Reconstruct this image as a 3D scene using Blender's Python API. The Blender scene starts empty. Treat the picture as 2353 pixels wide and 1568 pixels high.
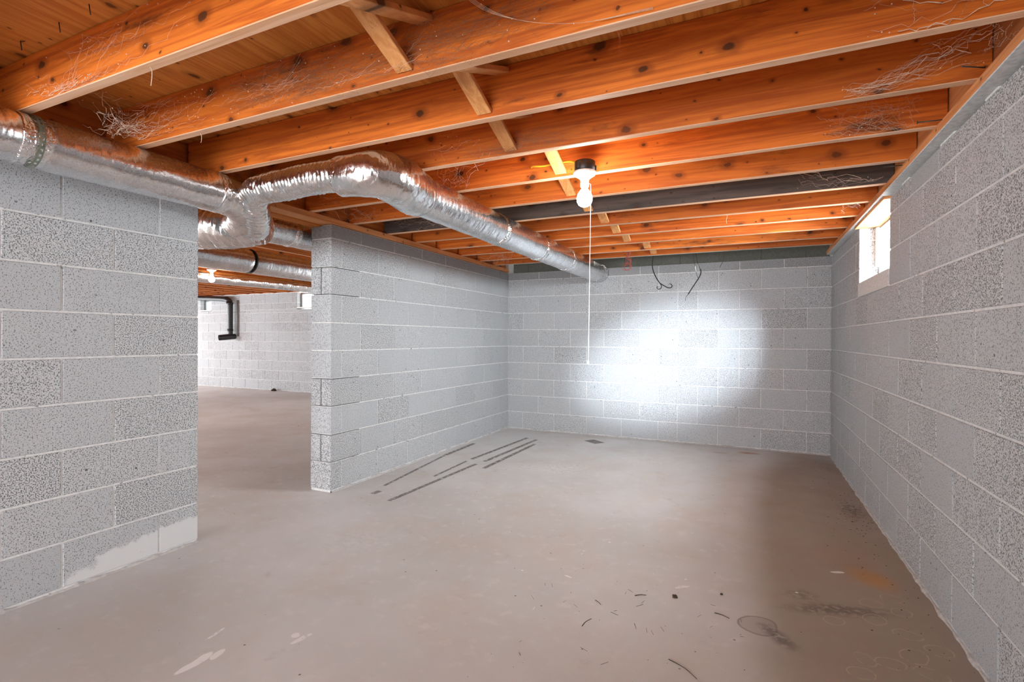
import bpy, bmesh, math, random
from mathutils import Vector, Matrix, Euler, noise

# ------------------------------------------------------------------ camera
scn = bpy.context.scene
C = scn.collection
CAM = Vector((2.7333, -5.7727, 1.1245))
F_PX, YAW, PITCH, ROLL = 1172.13, 0.4349, -0.0054, 0.0048
cam_d = bpy.data.cameras.new('camera')
cam_d.sensor_fit = 'HORIZONTAL'; cam_d.sensor_width = 36.0
cam_d.lens = 36.0 * F_PX / 2353.0
cam_d.clip_start = 0.02; cam_d.clip_end = 200
cam = bpy.data.objects.new('camera', cam_d); C.objects.link(cam)
fw0 = Vector((-math.sin(YAW), math.cos(YAW), 0)); rt0 = Vector((math.cos(YAW), math.sin(YAW), 0)); up0 = Vector((0, 0, 1))
fw = fw0 * math.cos(PITCH) + up0 * math.sin(PITCH); up = up0 * math.cos(PITCH) - fw0 * math.sin(PITCH)
rt2 = rt0 * math.cos(ROLL) + up * math.sin(ROLL); up2 = up * math.cos(ROLL) - rt0 * math.sin(ROLL)
m = Matrix((rt2, up2, -fw)).transposed().to_4x4(); m.translation = CAM
cam.matrix_world = m
scn.camera = cam

# ------------------------------------------------------------------ world, lights, exposure
scn.view_settings.view_transform = 'Standard'; scn.view_settings.look = 'None'
scn.view_settings.gamma = 1.0; scn.view_settings.use_curve_mapping = False
scn.view_settings.exposure = 0.74
W_STR = 4.0
w = bpy.data.worlds.new('overcast_sky'); scn.world = w; w.use_nodes = True
bg = w.node_tree.nodes['Background']; bg.inputs[0].default_value = (0.93, 0.97, 1.0, 1); bg.inputs[1].default_value = W_STR

def light(name, typ, loc, energy, color, aim=None, **kw):
    d = bpy.data.lights.new(name, typ); d.energy = energy; d.color = color
    for k, v in kw.items(): setattr(d, k, v)
    o = bpy.data.objects.new(name, d); C.objects.link(o); o.location = loc
    if aim: o.rotation_euler = (Vector(aim) - Vector(loc)).to_track_quat('-Z', 'Y').to_euler()
    return o
# daylight beam from behind the camera, source unseen, shaped for the back wall patch
beam = light('daylight_beam', 'SPOT', (2.45, -13.5, 1.95), 7600, (0.80, 0.90, 1.0), (1.90, 0, 0.86), spot_size=math.radians(8.2), spot_blend=1.0, shadow_soft_size=0.12)
beam.rotation_euler = (beam.rotation_euler.to_matrix() @ Matrix.Rotation(math.radians(20), 3, 'Z')).to_euler(); beam.scale = (1.35, 0.8, 1.0)
light('fill_rear', 'AREA', (1.5, -9.9, 0.9), 105, (0.95, 0.97, 1.0), (1.5, -4.0, 2.0), shape='RECTANGLE', size=2.4, size_y=1.4)  # added unseen fill lamp behind the camera, aimed up to brighten the joists
# daylight through the basement window in the right-hand wall
light('daylight_window', 'AREA', (3.85, -1.80, 1.86), 130, (0.92, 0.96, 1.0), (0.6, -2.4, 0.4), shape='RECTANGLE', size=0.9, size_y=0.5)
# daylight in the adjoining room, from its open left end
light('daylight_far_room', 'AREA', (-10.5, -2.4, 1.4), 75, (0.86, 0.93, 1.0), (-7.4, 1.8, 0.7), shape='RECTANGLE', size=1.0, size_y=0.8)

# ------------------------------------------------------------------ helpers
def obj(name, me, mat=None, parent=None, loc=None, rot=None):
    if isinstance(me, bmesh.types.BMesh):
        bm = me; me = bpy.data.meshes.new(name); bm.to_mesh(me); bm.free()
    if mat is not None and len(me.materials) == 0:
        for mm in (mat if isinstance(mat, (list, tuple)) else [mat]): me.materials.append(mm)
    o = bpy.data.objects.new(name, me); C.objects.link(o)
    if parent is not None: o.parent = parent
    if loc is not None: o.location = loc
    if rot is not None: o.rotation_euler = rot
    return o
def tag(o, label=None, cat=None, group=None, kind=None):
    if label: o['label'] = label
    if cat: o['category'] = cat
    if group: o['group'] = group
    if kind: o['kind'] = kind
    return o
def thing(name, label, cat, loc=(0, 0, 0), group=None):
    o = bpy.data.objects.new(name, None); C.objects.link(o); o.location = loc; o.empty_display_size = 0.05
    return tag(o, label, cat, group)
def smooth(o):
    for p in o.data.polygons: p.use_smooth = True
    return o
def box(bm, x0, x1, y0, y1, z0, z1, mi=0):
    v = [bm.verts.new((x, y, z)) for z in (z0, z1) for y in (y0, y1) for x in (x0, x1)]
    fs = [(0, 2, 3, 1), (4, 5, 7, 6), (0, 1, 5, 4), (2, 6, 7, 3), (0, 4, 6, 2), (1, 3, 7, 5)]
    out = []
    for f in fs:
        q = bm.faces.new([v[i] for i in f]); q.material_index = mi; out.append(q)
    return out          # bottom, top, -y, +y, -x, +x
def bevel(bm, w, seg=1):
    bmesh.ops.bevel(bm, geom=list(bm.edges), offset=w, segments=seg, affect='EDGES', profile=0.5)
def tube(bm, pts, r, n=8, cap=True, mi=0):
    pts = [Vector(p) for p in pts]
    rr = r if isinstance(r, (list, tuple)) else [r] * len(pts)
    rings = []; ref = None
    for i, p in enumerate(pts):
        t = (pts[min(i + 1, len(pts) - 1)] - pts[max(i - 1, 0)])
        if t.length < 1e-9: t = Vector((0, 0, 1))
        t.normalize()
        if ref is None:
            ref = Vector((0, 0, 1)) if abs(t.z) < .9 else Vector((1, 0, 0))
        a = ref - t * ref.dot(t)
        if a.length < 1e-6: a = t.orthogonal()
        a.normalize(); b = t.cross(a); ref = a
        rings.append([bm.verts.new(p + (a * math.cos(2 * math.pi * k / n) + b * math.sin(2 * math.pi * k / n)) * rr[i]) for k in range(n)])
    for i in range(len(rings) - 1):
        for k in range(n):
            f = bm.faces.new((rings[i][k], rings[i][(k + 1) % n], rings[i + 1][(k + 1) % n], rings[i + 1][k])); f.material_index = mi; f.smooth = n > 4
    if cap:
        bm.faces.new(rings[0][::-1]).material_index = mi; bm.faces.new(rings[-1]).material_index = mi
    return rings
def lathe(bm, prof, n=28, c=(0, 0, 0), mi=0):
    rings = []
    for r, z in prof:
        rings.append([bm.verts.new((c[0] + r * math.cos(2 * math.pi * k / n), c[1] + r * math.sin(2 * math.pi * k / n), c[2] + z)) for k in range(n)])
    for i in range(len(rings) - 1):
        for k in range(n):
            f = bm.faces.new((rings[i][k], rings[i][(k + 1) % n], rings[i + 1][(k + 1) % n], rings[i + 1][k])); f.material_index = mi; f.smooth = True
    for rg in (rings[0][::-1], rings[-1]):
        bm.faces.new(rg).material_index = mi
def catmull(P, step=0.03):
    P = [Vector(p) for p in P]; Q = [P[0] * 2 - P[1]] + P + [P[-1] * 2 - P[-2]]; out = []
    for i in range(1, len(Q) - 2):
        a, b, c_, d = Q[i - 1], Q[i], Q[i + 1], Q[i + 2]
        n = max(2, int((c_ - b).length / step))
        for k in range(n):
            t = k / n
            out.append(0.5 * ((2 * b) + (c_ - a) * t + (2 * a - 5 * b + 4 * c_ - d) * t * t + (3 * b - a - 3 * c_ + d) * t ** 3))
    out.append(P[-1]); return out

# ------------------------------------------------------------------ materials
class NT:
    def __init__(s, name):
        s.m = bpy.data.materials.new(name); s.m.use_nodes = True; s.t = s.m.node_tree
        s.b = s.t.nodes['Principled BSDF']
    def n(s, typ, **kw):
        nd = s.t.nodes.new(typ)
        for k, v in kw.items(): setattr(nd, k, v)
        return nd
    def set(s, sock, v):
        if hasattr(v, 'is_output') or isinstance(v, bpy.types.NodeSocket): s.t.links.new(v, sock)
        else: sock.default_value = v
    def math(s, op, a, b=None, c=None, clamp=False):
        nd = s.n('ShaderNodeMath', operation=op, use_clamp=clamp); s.set(nd.inputs[0], a)
        if b is not None: s.set(nd.inputs[1], b)
        if c is not None: s.set(nd.inputs[2], c)
        return nd.outputs[0]
    def pos(s): return s.n('ShaderNodeNewGeometry').outputs['Position']
    def rand(s): return s.n('ShaderNodeObjectInfo').outputs['Random']
    def mapping(s, v, scale=(1, 1, 1), loc=(0, 0, 0), rot=(0, 0, 0), typ='POINT'):
        nd = s.n('ShaderNodeMapping', vector_type=typ); s.set(nd.inputs['Vector'], v)
        s.set(nd.inputs['Location'], loc); nd.inputs['Rotation'].default_value = rot; nd.inputs['Scale'].default_value = scale
        return nd.outputs[0]
    def noise(s, v, scale, detail=3, rough=0.55, dist=0.0):
        nd = s.n('ShaderNodeTexNoise'); s.set(nd.inputs['Vector'], v); nd.inputs['Scale'].default_value = scale
        nd.inputs['Detail'].default_value = detail; nd.inputs['Roughness'].default_value = rough; nd.inputs['Distortion'].default_value = dist
        return nd.outputs['Fac']
    def voro(s, v, scale, rnd=1.0):
        nd = s.n('ShaderNodeTexVoronoi'); s.set(nd.inputs['Vector'], v); nd.inputs['Scale'].default_value = scale; nd.inputs['Randomness'].default_value = rnd
        return nd.outputs['Distance']
    def mr(s, v, a, b, c=0.0, d=1.0, sm=True):
        nd = s.n('ShaderNodeMapRange', interpolation_type='SMOOTHSTEP' if sm else 'LINEAR')
        for i, x in enumerate((v, a, b, c, d)): s.set(nd.inputs[i], x)
        return nd.outputs[0]
    def mix(s, f, a, b, mode='MIX'):
        nd = s.n('ShaderNodeMix', data_type='RGBA', blend_type=mode)
        s.set(nd.inputs[0], f); s.set(nd.inputs[6], a if not isinstance(a, tuple) else (*a, 1)[:4]); s.set(nd.inputs[7], b if not isinstance(b, tuple) else (*b, 1)[:4])
        return nd.outputs[2]
    def bump(s, h, strength=0.5, dist=0.002, normal=None):
        nd = s.n('ShaderNodeBump'); nd.inputs['Strength'].default_value = strength; nd.inputs['Distance'].default_value = dist
        s.set(nd.inputs['Height'], h)
        if normal is not None: s.set(nd.inputs['Normal'], normal)
        return nd.outputs[0]
    def out(s, col=None, rough=0.7, metal=0.0, normal=None, spec=None):
        if col is not None: s.set(s.b.inputs['Base Color'], col if not isinstance(col, tuple) else (*col, 1)[:4])
        s.set(s.b.inputs['Roughness'], rough); s.b.inputs['Metallic'].default_value = metal
        if normal is not None: s.set(s.b.inputs['Normal'], normal)
        if spec is not None: s.b.inputs['Specular IOR Level'].default_value = spec
        return s.m
def plain(name, col, rough=0.6, metal=0.0, bump=0.0, bs=60):
    t = NT(name); p = t.pos(); n = t.noise(p, bs, 3)
    c = t.mix(t.mr(n, .3, .7), tuple(x * .85 for x in col), tuple(min(1, x * 1.12) for x in col))
    return t.out(c, rough, metal, t.bump(n, bump, .002) if bump else None)

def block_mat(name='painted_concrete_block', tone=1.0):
    t = NT(name); p = t.pos(); r = t.rand()
    n = t.noise(p, 190, 2, .65); n2 = t.noise(p, 1.7, 3)
    lo = t.math('MULTIPLY_ADD', r, 0.10, 0.354)
    pit = t.mr(n, lo, t.math('ADD', lo, 0.055))                   # 0 in the pores
    hole = t.mr(t.voro(p, 16), 0.06, 0.10)                        # sparse bigger holes
    hole = t.math('MAXIMUM', hole, t.mr(t.noise(p, 6, 2), .56, .50))
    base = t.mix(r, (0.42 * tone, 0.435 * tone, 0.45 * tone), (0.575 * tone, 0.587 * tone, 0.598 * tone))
    base = t.mix(t.mr(n2, .3, .7), t.mix(0.10, base, (.30, .31, .33)), base)
    col = t.mix(pit, (0.15, 0.153, 0.157), base); col = t.mix(hole, (0.10, 0.10, 0.10), col)
    q = t.mapping(p, (.5, .62, .17), (0, -3.98, -.02), (0, 0, 0), 'TEXTURE'); ln = t.n('ShaderNodeVectorMath', operation='LENGTH'); t.set(ln.inputs[0], q)
    parge = t.mr(t.math('MULTIPLY_ADD', t.noise(p, 14, 4, .6), .5, ln.outputs['Value']), 1.28, 1.18)
    col = t.mix(parge, col, (.60, .605, .61)); pit = t.math('MAXIMUM', pit, parge)
    h = t.math('ADD', t.math('MULTIPLY', pit, .8), t.math('MULTIPLY', t.noise(p, 60, 3), .5)); h = t.math('ADD', h, hole)
    return t.out(col, 0.62, 0, t.bump(h, .5, .003), .35)
def mortar_mat():
    t = NT('painted_mortar'); p = t.pos(); n = t.noise(p, 40, 4)
    crack = t.mr(t.noise(p, 22, 3), .36, .30)
    c = t.mix(t.mr(n, .3, .7), (0.57, 0.57, 0.565), (0.68, 0.68, 0.67)); c = t.mix(crack, c, (.25, .25, .25))
    return t.out(c, .65, 0, t.bump(n, .4, .003), .3)
def wood_mat(name, axis, light_c, dark_c, knots=True, stain=(0.09, 0.04, 0.02), stain_amt=1.0, rough=.62, flat=False):
    t = NT(name); p = t.pos(); r = t.rand()
    off = t.n('ShaderNodeCombineXYZ'); t.set(off.inputs[0], t.math('MULTIPLY', r, 37.0)); t.set(off.inputs[1], t.math('MULTIPLY', r, 11.0)); t.set(off.inputs[2], t.math('MULTIPLY', r, 5.0))
    va = t.n('ShaderNodeVectorMath', operation='ADD'); t.set(va.inputs[0], p); t.set(va.inputs[1], off.outputs[0]); v = va.outputs[0]
    k = {'x': 0, 'y': 1, 'z': 2}[axis]
    sc = [26, 26, 26]; sc[k] = 1.3
    warp = t.noise(v, 2.2, 2)
    g = t.noise(t.mapping(v, tuple(sc)), 1.0, 5, .65, 1.2)
    sc2 = [110, 110, 110]; sc2[k] = 4
    fine = t.noise(t.mapping(v, tuple(sc2)), 1.0, 3, .6)
    c = t.mix(t.mr(g, .36, .64), dark_c, light_c)
    c = t.mix(t.math('MULTIPLY', t.mr(fine, .58, .75), .35), c, tuple(x * .45 for x in dark_c))
    c = t.mix(t.math('MULTIPLY', t.mr(warp, .35, .75), .35), c, tuple(x * .8 for x in light_c))
    if knots:
        vw = t.n('ShaderNodeVectorMath', operation='MULTIPLY_ADD'); wn = t.n('ShaderNodeTexNoise'); t.set(wn.inputs['Vector'], v); wn.inputs['Scale'].default_value = 18; t.set(vw.inputs[0], wn.outputs['Color']); vw.inputs[1].default_value = (.025, .025, .025); t.set(vw.inputs[2], v)
        sp = t.n('ShaderNodeSeparateXYZ'); t.set(sp.inputs[0], vw.outputs[0])
        ai, bi = {'x': (0, 2), 'y': (1, 0 if flat else 2), 'z': (2, 0)}[axis]
        def spots(sa, sb, rad, core_amt, ring_amt, gate):
            nonlocal c
            cb = t.n('ShaderNodeCombineXYZ'); t.set(cb.inputs[0], t.math('MULTIPLY', sp.outputs[ai], sa)); t.set(cb.inputs[1], t.math('MULTIPLY', sp.outputs[bi], sb))
            vd = t.n('ShaderNodeTexVoronoi', voronoi_dimensions='2D'); t.set(vd.inputs['Vector'], cb.outputs[0]); vd.inputs['Scale'].default_value = 1.0
            d = vd.outputs['Distance']; sel = t.n('ShaderNodeSeparateColor'); t.set(sel.inputs[0], vd.outputs['Color'])
            rr = t.math('MULTIPLY', t.math('MULTIPLY_ADD', sel.outputs[0], rad * .9, rad * .25), t.math('GREATER_THAN', sel.outputs[1], gate))
            rr = t.math('MAXIMUM', rr, .0005)
            c = t.mix(t.math('MULTIPLY', t.mr(d, t.math('MULTIPLY', rr, 2.3), rr), ring_amt), c, tuple(x * .5 for x in dark_c))
            c = t.mix(t.math('MULTIPLY', t.mr(d, rr, t.math('MULTIPLY', rr, .55)), core_amt), c, (0.05, 0.018, 0.006))
        spots(4.2, 6.5, .12, .85, .55, .45); spots(11.0, 15.0, .09, .85, .3, .72)
    ss = [9, 9, 9]; ss[k] = 1.6
    st = t.mr(t.noise(t.mapping(v, tuple(ss)), 1.0, 6, .68), .57, .72)
    c = t.mix(t.math('MULTIPLY', st, .8 * stain_amt), c, stain)
    c = t.mix(t.math('MULTIPLY', t.math('SUBTRACT', r, .35), .55, clamp=True), c, tuple(x * .6 for x in dark_c))
    return t.out(c, rough, 0, t.bump(t.math('ADD', g, t.math('MULTIPLY', fine, .5)), .25, .002), .3)
def foil_mat(name, sc=(7, 34, 7), strength=.30, base=(.82, .82, .83), rough=.2):
    t = NT(name); p = t.pos()
    a = t.noise(t.mapping(p, sc), 1.0, 2, .45, .6); b = t.noise(p, 11, 2, .5, .5); d = t.noise(p, 170, 2)
    h = t.math('ADD', t.math('MULTIPLY', a, .8), t.math('MULTIPLY', b, 1.2)); h = t.math('ADD', h, t.math('MULTIPLY', d, .015))
    return t.out(t.mix(t.mr(t.noise(p, 9, 3), .35, .7), tuple(x * .86 for x in base), base), t.mr(d, .3, .8, rough, rough + .12), 1.0, t.bump(h, strength, .012))
def glass_mat():
    t = NT('window_glass'); g = t.n('ShaderNodeBsdfGlossy'); g.inputs['Roughness'].default_value = .02
    tr = t.n('ShaderNodeBsdfTransparent'); tr.inputs[0].default_value = (.95, .97, .97, 1)
    ms = t.n('ShaderNodeMixShader'); ms.inputs[0].default_value = .06
    t.t.links.new(tr.outputs[0], ms.inputs[1]); t.t.links.new(g.outputs[0], ms.inputs[2])
    t.t.links.new(ms.outputs[0], t.t.nodes['Material Output'].inputs['Surface']); return t.m
def emit_mat(name, col, s):
    t = NT(name); t.b.inputs['Base Color'].default_value = (1, 1, 1, 1); t.b.inputs['Emission Color'].default_value = (*col, 1); t.b.inputs['Emission Strength'].default_value = s
    return t.m

def floor_mat():
    t = NT('worn_concrete_floor'); p = t.pos()
    n1 = t.noise(p, .55, 4, .55); n2 = t.noise(p, 2.6, 5, .6, .4); n3 = t.noise(p, 14, 4, .6); n4 = t.noise(p, 130, 2)
    c = t.mix(t.mr(n1, .32, .68), (0.495, 0.482, 0.465), (0.61, 0.612, 0.61))
    c = t.mix(t.math('MULTIPLY', t.mr(n2, .45, .75), .30), c, (0.53, 0.445, 0.36))
    c = t.mix(t.math('MULTIPLY', t.mr(n3, .52, .75), .45), c, (0.68, 0.67, 0.66))
    c = t.mix(t.math('MULTIPLY', t.mr(t.noise(p, 5.5, 5, .65), .60, .75), .30), c, (0.27, 0.23, 0.20))
    c = t.mix(t.math('MULTIPLY', t.mr(t.noise(t.mapping(p, (30, 9, 1), (0, 0, 0), (0, 0, .5)), 1.0, 3), .74, .78), .75), c, (0.80, 0.80, 0.79))
    c = t.mix(t.math('MULTIPLY', t.mr(t.voro(p, 9), .05, .03), .8), c, (0.09, 0.075, 0.06))
    edge_n = t.noise(p, 34, 4, .6)
    jitter = t.n('ShaderNodeTexNoise'); t.set(jitter.inputs['Vector'], p); jitter.inputs['Scale'].default_value = 6.0; jitter.inputs['Detail'].default_value = 3
    jv = t.n('ShaderNodeVectorMath', operation='MULTIPLY_ADD'); t.set(jv.inputs[0], jitter.outputs['Color']); jv.inputs[1].default_value = (.05, .05, 0); jv.inputs[2].default_value = (-.025, -.025, 0)
    pj = t.n('ShaderNodeVectorMath', operation='ADD'); t.set(pj.inputs[0], p); t.set(pj.inputs[1], jv.outputs[0]); pj = pj.outputs[0]
    def ell(cx, cy, rx, ry, rot, col, amt, soft=.5, wob=True, brk=None, ring=None):
        nonlocal c
        q = t.mapping(pj if wob else p, (rx, ry, 1), (cx, cy, 0), (0, 0, rot), 'TEXTURE')
        q2 = t.n('ShaderNodeVectorMath', operation='MULTIPLY'); t.set(q2.inputs[0], q); q2.inputs[1].default_value = (1, 1, 0)
        ln = t.n('ShaderNodeVectorMath', operation='LENGTH'); t.set(ln.inputs[0], q2.outputs[0])
        f = t.mr(ln.outputs['Value'], 1.0, 1.0 - soft)
        if ring: f = t.math('MULTIPLY', f, t.mr(ln.outputs['Value'], 1 - 2 * ring, 1 - ring))
        if brk: f = t.math('MULTIPLY', f, t.mr(edge_n, brk - .09, brk + .06))
        c = t.mix(t.math('MULTIPLY', f, amt), c, col)
    def strip(x0, y0, x1, y1, wdt, col, amt, brk=.47):
        nonlocal c
        L = math.hypot(x1 - x0, y1 - y0) / 2
        q = t.mapping(p, (L, wdt / 2, 1), ((x0 + x1) / 2, (y0 + y1) / 2, 0), (0, 0, math.atan2(y1 - y0, x1 - x0)), 'TEXTURE')
        ab = t.n('ShaderNodeVectorMath', operation='ABSOLUTE'); t.set(ab.inputs[0], q)
        sp = t.n('ShaderNodeSeparateXYZ'); t.set(sp.inputs[0], ab.outputs[0])
        f = t.math('MINIMUM', t.mr(sp.outputs[0], 1.0, .97), t.mr(sp.outputs[1], 1.0, .8))
        f = t.math('MULTIPLY', f, t.mr(edge_n, brk - .12, brk + .05))
        c = t.mix(t.math('MULTIPLY', f, amt), c, col)
    # adhesive strips near the block wall
    dk = (0.10, 0.085, 0.075)
    for a in ((.23, -2.68, .098, -1.61, .03), (.098, -1.61, .083, -1.0, .05), (.49, -2.955, .532, -1.772, .04), (.405, -1.65, .472, -.47, .045), (.555, -1.674, .604, -.52, .045), (.664, -1.896, .675, -.744, .045), (.422, -2.29, .401, -1.72, .028)):
        strip(*a, dk, .85, .44)
    strip(.283, -2.87, .287, -2.79, .05, (.13, .115, .10), .8, .40)
    strip(1.13, -.29, 1.29, -.41, .15, (.10, .085, .075), .85, .40)          # dark adhesive square
    ell(3.25, -2.7, .62, 3.6, 0.0, (.27, .205, .15), .82, .40); ell(2.6, -4.2, .9, .6, .2, (.44, .36, .28), .35, .9)  # first ellipse: brown floor tone with the right-hand shade painted in
    ell(.55, -4.9, .9, 1.0, .4, (.40, .36, .33), .4, .8)
    # rust, damp and scuffs
    ell(2.746, -.224, .13, .06, 0, (.42, .17, .05), .75, .7); ell(2.47, -.33, .12, .03, 0, (.42, .2, .08), .5, .8)
    ell(3.26, -2.88, .12, .17, .4, (.47, .23, .05), .75, .9); ell(3.2, -2.7, .2, .35, 0, (.33, .20, .12), .4, .9)
    ell(3.08, -3.28, .30, .07, .3, (.09, .075, .07), .65, .8, brk=.47); ell(2.95, -3.2, .10, .08, 0, (.10, .08, .07), .5, .9, brk=.5)
    ell(2.775, -3.55, .075, .075, 0, (.14, .11, .09), .55, .10, ring=.10); ell(2.775, -3.55, .075, .075, 0, (.2, .16, .13), .30, .1)
    ell(2.84, -3.60, .13, .05, -.9, (.09, .075, .07), .7, .8, brk=.46); ell(3.35, -1.75, .10, .30, 0, (.07, .055, .045), .65, .9, brk=.5)
    for cx, cy, rr, ro in ((3.217, -3.157, .05, .3), (3.303, -3.06, .05, 0), (3.315, -3.19, .045, 1), (3.045, -3.384, .045, .7), (3.287, -3.374, .05, .2), (3.277, -3.527, .055, 1.2), (3.194, -3.618, .05, .4), (3.117, -3.627, .04, 2), (3.089, -3.717, .045, .5), (3.30, -3.62, .05, 0), (3.2, -3.3, .05, .9), (3.36, -3.45, .05, .1)):
        ell(cx, cy, rr, rr * .8, ro, (.52, .42, .32), .55, .08, wob=True, ring=.09, brk=.46)
    # spilled white paint
    wp = (.78, .78, .77)
    ell(1.010, -4.645, .075, .02, 1.65, wp, .9, .15, brk=.34); ell(1.03, -4.575, .033, .016, 1.7, wp, .85, .15, brk=.36)
    ell(1.185, -4.379, .02, .016, 0, wp, .9, .2, brk=.42); ell(1.225, -4.385, .045, .013, 1.2, wp, .9, .2, brk=.43); ell(.91, -4.50, .05, .008, 1.6, wp, .8, .2, brk=.46)
    ell(3.129, -2.884, .035, .012, .3, wp, .9, .2, brk=.4); ell(2.47, -3.357, .04, .010, .7, wp, .8, .2, brk=.4); ell(1.97, -3.482, .022, .008, -.3, wp, .9, .2, brk=.36)
    ell(1.2, -1.6, .55, .3, .3, (.70, .70, .69), .55, .9, brk=.50); ell(1.9, -1.0, .6, .35, .1, (.72, .71, .69), .45, .95, brk=.52); ell(.75, -3.6, .4, .3, .3, (.66, .66, .65), .4, .95, brk=.5)
    h = t.math('ADD', t.math('MULTIPLY', n3, .6), t.math('MULTIPLY', n4, .25))
    return t.out(c, t.mr(n2, .3, .7, .42, .62), 0, t.bump(h, .12, .004), .35)

M = dict(raw=plain('raw_block_recess_shade', (.12, .125, .105), .9, 0, .6, 90),  # unpainted block, tone also darkened to carry the shade of the recess
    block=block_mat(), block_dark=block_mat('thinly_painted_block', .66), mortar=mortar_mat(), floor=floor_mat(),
    joist=wood_mat('orange_joist_wood', 'x', (0.76, 0.200, 0.024), (0.44, 0.088, 0.010), stain=(.05, .018, .008)),
    joist_y=wood_mat('orange_joist_wood_lengthwise', 'y', (0.70, 0.24, 0.045), (0.44, 0.12, 0.022)),
    edge=wood_mat('sawn_edge_lit_below', 'x', (0.86, 0.54, 0.35), (0.70, 0.37, 0.20), knots=False, stain=(.35, .25, .2), stain_amt=.6),  # sawn undersides, made paler with light from below painted in
    edge_y=wood_mat('sawn_edge_lit_below_lengthwise', 'y', (0.78, 0.44, 0.25), (0.58, 0.28, 0.13), knots=False, stain=(.35, .25, .2), stain_amt=.6),  # undersides with the same light from below painted in
    dark=wood_mat('charcoal_stained_wood', 'x', (0.105, 0.078, 0.066), (0.055, 0.042, 0.038), stain=(.03, .025, .02)),
    pale=wood_mat('whitewashed_wood', 'x', (0.62, 0.60, 0.50), (0.50, 0.45, 0.36), knots=False, stain=(.25, .2, .15)),
    ply=wood_mat('plywood_sheathing', 'y', (0.86, 0.36, 0.075), (0.62, 0.19, 0.03), stain_amt=.3, flat=True),
    strut=wood_mat('bridging_wood', 'y', (0.86, 0.42, 0.16), (0.68, 0.27, 0.08), stain_amt=.2),
    plate=wood_mat('sill_plate_wood', 'y', (0.74, 0.33, 0.13), (0.54, 0.19, 0.06), stain_amt=.4),
    foil=foil_mat('duct_foil'), foil_flex=foil_mat('crumpled_duct_foil', (42, 42, 12), .5, (.84, .83, .82), .17), tape=foil_mat('foil_tape', (60, 60, 60), .8, (.93, .93, .93), .16),
    galv=plain('galvanised_strap', (.42, .46, .38), .45, .6), black=plain('black_plastic', (.012, .012, .013), .45), iron=plain('black_iron', (.012, .012, .012), .5, .3),
    porcelain=plain('white_porcelain', (.82, .82, .80), .3), bulb=emit_mat('lit_bulb_glass', (1.0, .95, .88), 60), yellow=plain('yellow_cable_sheath', (.85, .45, .02), .4),
    string=plain('white_pull_string', (.85, .85, .82), .8), web=plain('dusty_cobweb', (.68, .52, .40), .9), web_dark=plain('brown_dust_cobweb', (.30, .15, .08), .9), nail=plain('steel_nail', (.10, .09, .085), .45, .7),
    red=plain('red_wire', (.42, .10, .07), .5), pipe=plain('black_drain_pipe', (.014, .014, .015), .32), white=plain('white_window_paint', (.78, .78, .75), .5), sill=plain('painted_sill', (.62, .62, .61), .7, 0, .4),
    frame=plain('grey_steel_sash', (.22, .22, .22), .5, .3), glass=glass_mat(), twig=plain('dry_twig', (.06, .045, .03), .9), chip=plain('white_paint_chip', (.82, .82, .8), .7), rough=plain('rough_mortar_fillet', (.46, .45, .44), .9, 0, 1.0, 45),
    shim=plain('white_shim', (.75, .75, .73), .7), leaf=plain('dead_leaf', (.05, .035, .022), .9))

# ------------------------------------------------------------------ block walls
CH = 0.2032; CL = 0.4064; Z0 = 0.012
WALL_TOP = 1.935; W = 3.454; JB_ = 1.975
_bm = {}
def block_mesh(l, t, h, mat='block'):
    key = (round(l, 3), round(t, 3), round(h, 3), mat)
    if key not in _bm:
        bm = bmesh.new(); box(bm, -l / 2, l / 2, -t / 2, t / 2, -h / 2, h / 2); bevel(bm, .0028)
        me = bpy.data.meshes.new('concrete_block'); bm.to_mesh(me); bm.free(); me.materials.append(M[mat]); _bm[key] = me
    return _bm[key]
rb = random.Random(3)
GZ, GU = .0092, .0068
def lay(wall, axis, face, inward, thick, u0, u1, z_lo, z_hi, joints, mat='block'):
    """one block per gap between joints; axis = direction the wall runs, face = coordinate of its visible face,
    inward = +1/-1 direction from face into the wall"""
    us = [u0] + sorted(j for j in joints if u0 + .03 < j < u1 - .03) + [u1]
    for a, b in zip(us[:-1], us[1:]):
        a2 = a + (GU / 2 if a != u0 else 0); b2 = b - (GU / 2 if b != u1 else 0)
        h = z_hi - z_lo - GZ
        me = block_mesh(b2 - a2, thick, h, mat)
        c = face + inward * (thick / 2) + rb.uniform(-.0009, .0009)
        uc = (a2 + b2) / 2; zc = (z_lo + z_hi) / 2
        o = bpy.data.objects.new('concrete_block', me); C.objects.link(o); o.parent = wall
        if axis == 'x': o.location = (uc, c, zc)
        else: o.location = (c, uc, zc); o.rotation_euler = (0, 0, math.pi / 2)
def courses(top=WALL_TOP):
    out = []
    for n in range(1, 12):
        lo = Z0 + (n - 1) * CH; hi = Z0 + n * CH
        if lo > top - .03: break
        out.append((n, lo, min(hi, top + GZ / 2)))
    return out
def seq(first, lo, hi, step=CL):
    k = math.floor((lo - first) / step); out = []
    x = first + k * step
    while x < hi + step: out.append(x); x += step
    return out
REC = .004
TH = .196
def core(name, parts):
    bm = bmesh.new()
    for p_ in parts: box(bm, *p_)
    return tag(obj(name, bm, M['mortar']), kind='structure')

# left wall, foreground: x = 0 face, from behind the camera to the opening
YL0, YL1, YM0, YREAR = -7.1, -3.9655, -2.986, -7.1
wl = core('wall_left', [(-TH + REC, -REC, -9.4, YL1 - REC, 0, WALL_TOP - .002)])
for n, lo, hi in courses():
    lay(wl, 'y', 0, -1, TH, YL0, YL1, lo, hi, seq(YL1 - (CH if n % 2 else CL), YL0, YL1))
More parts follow.
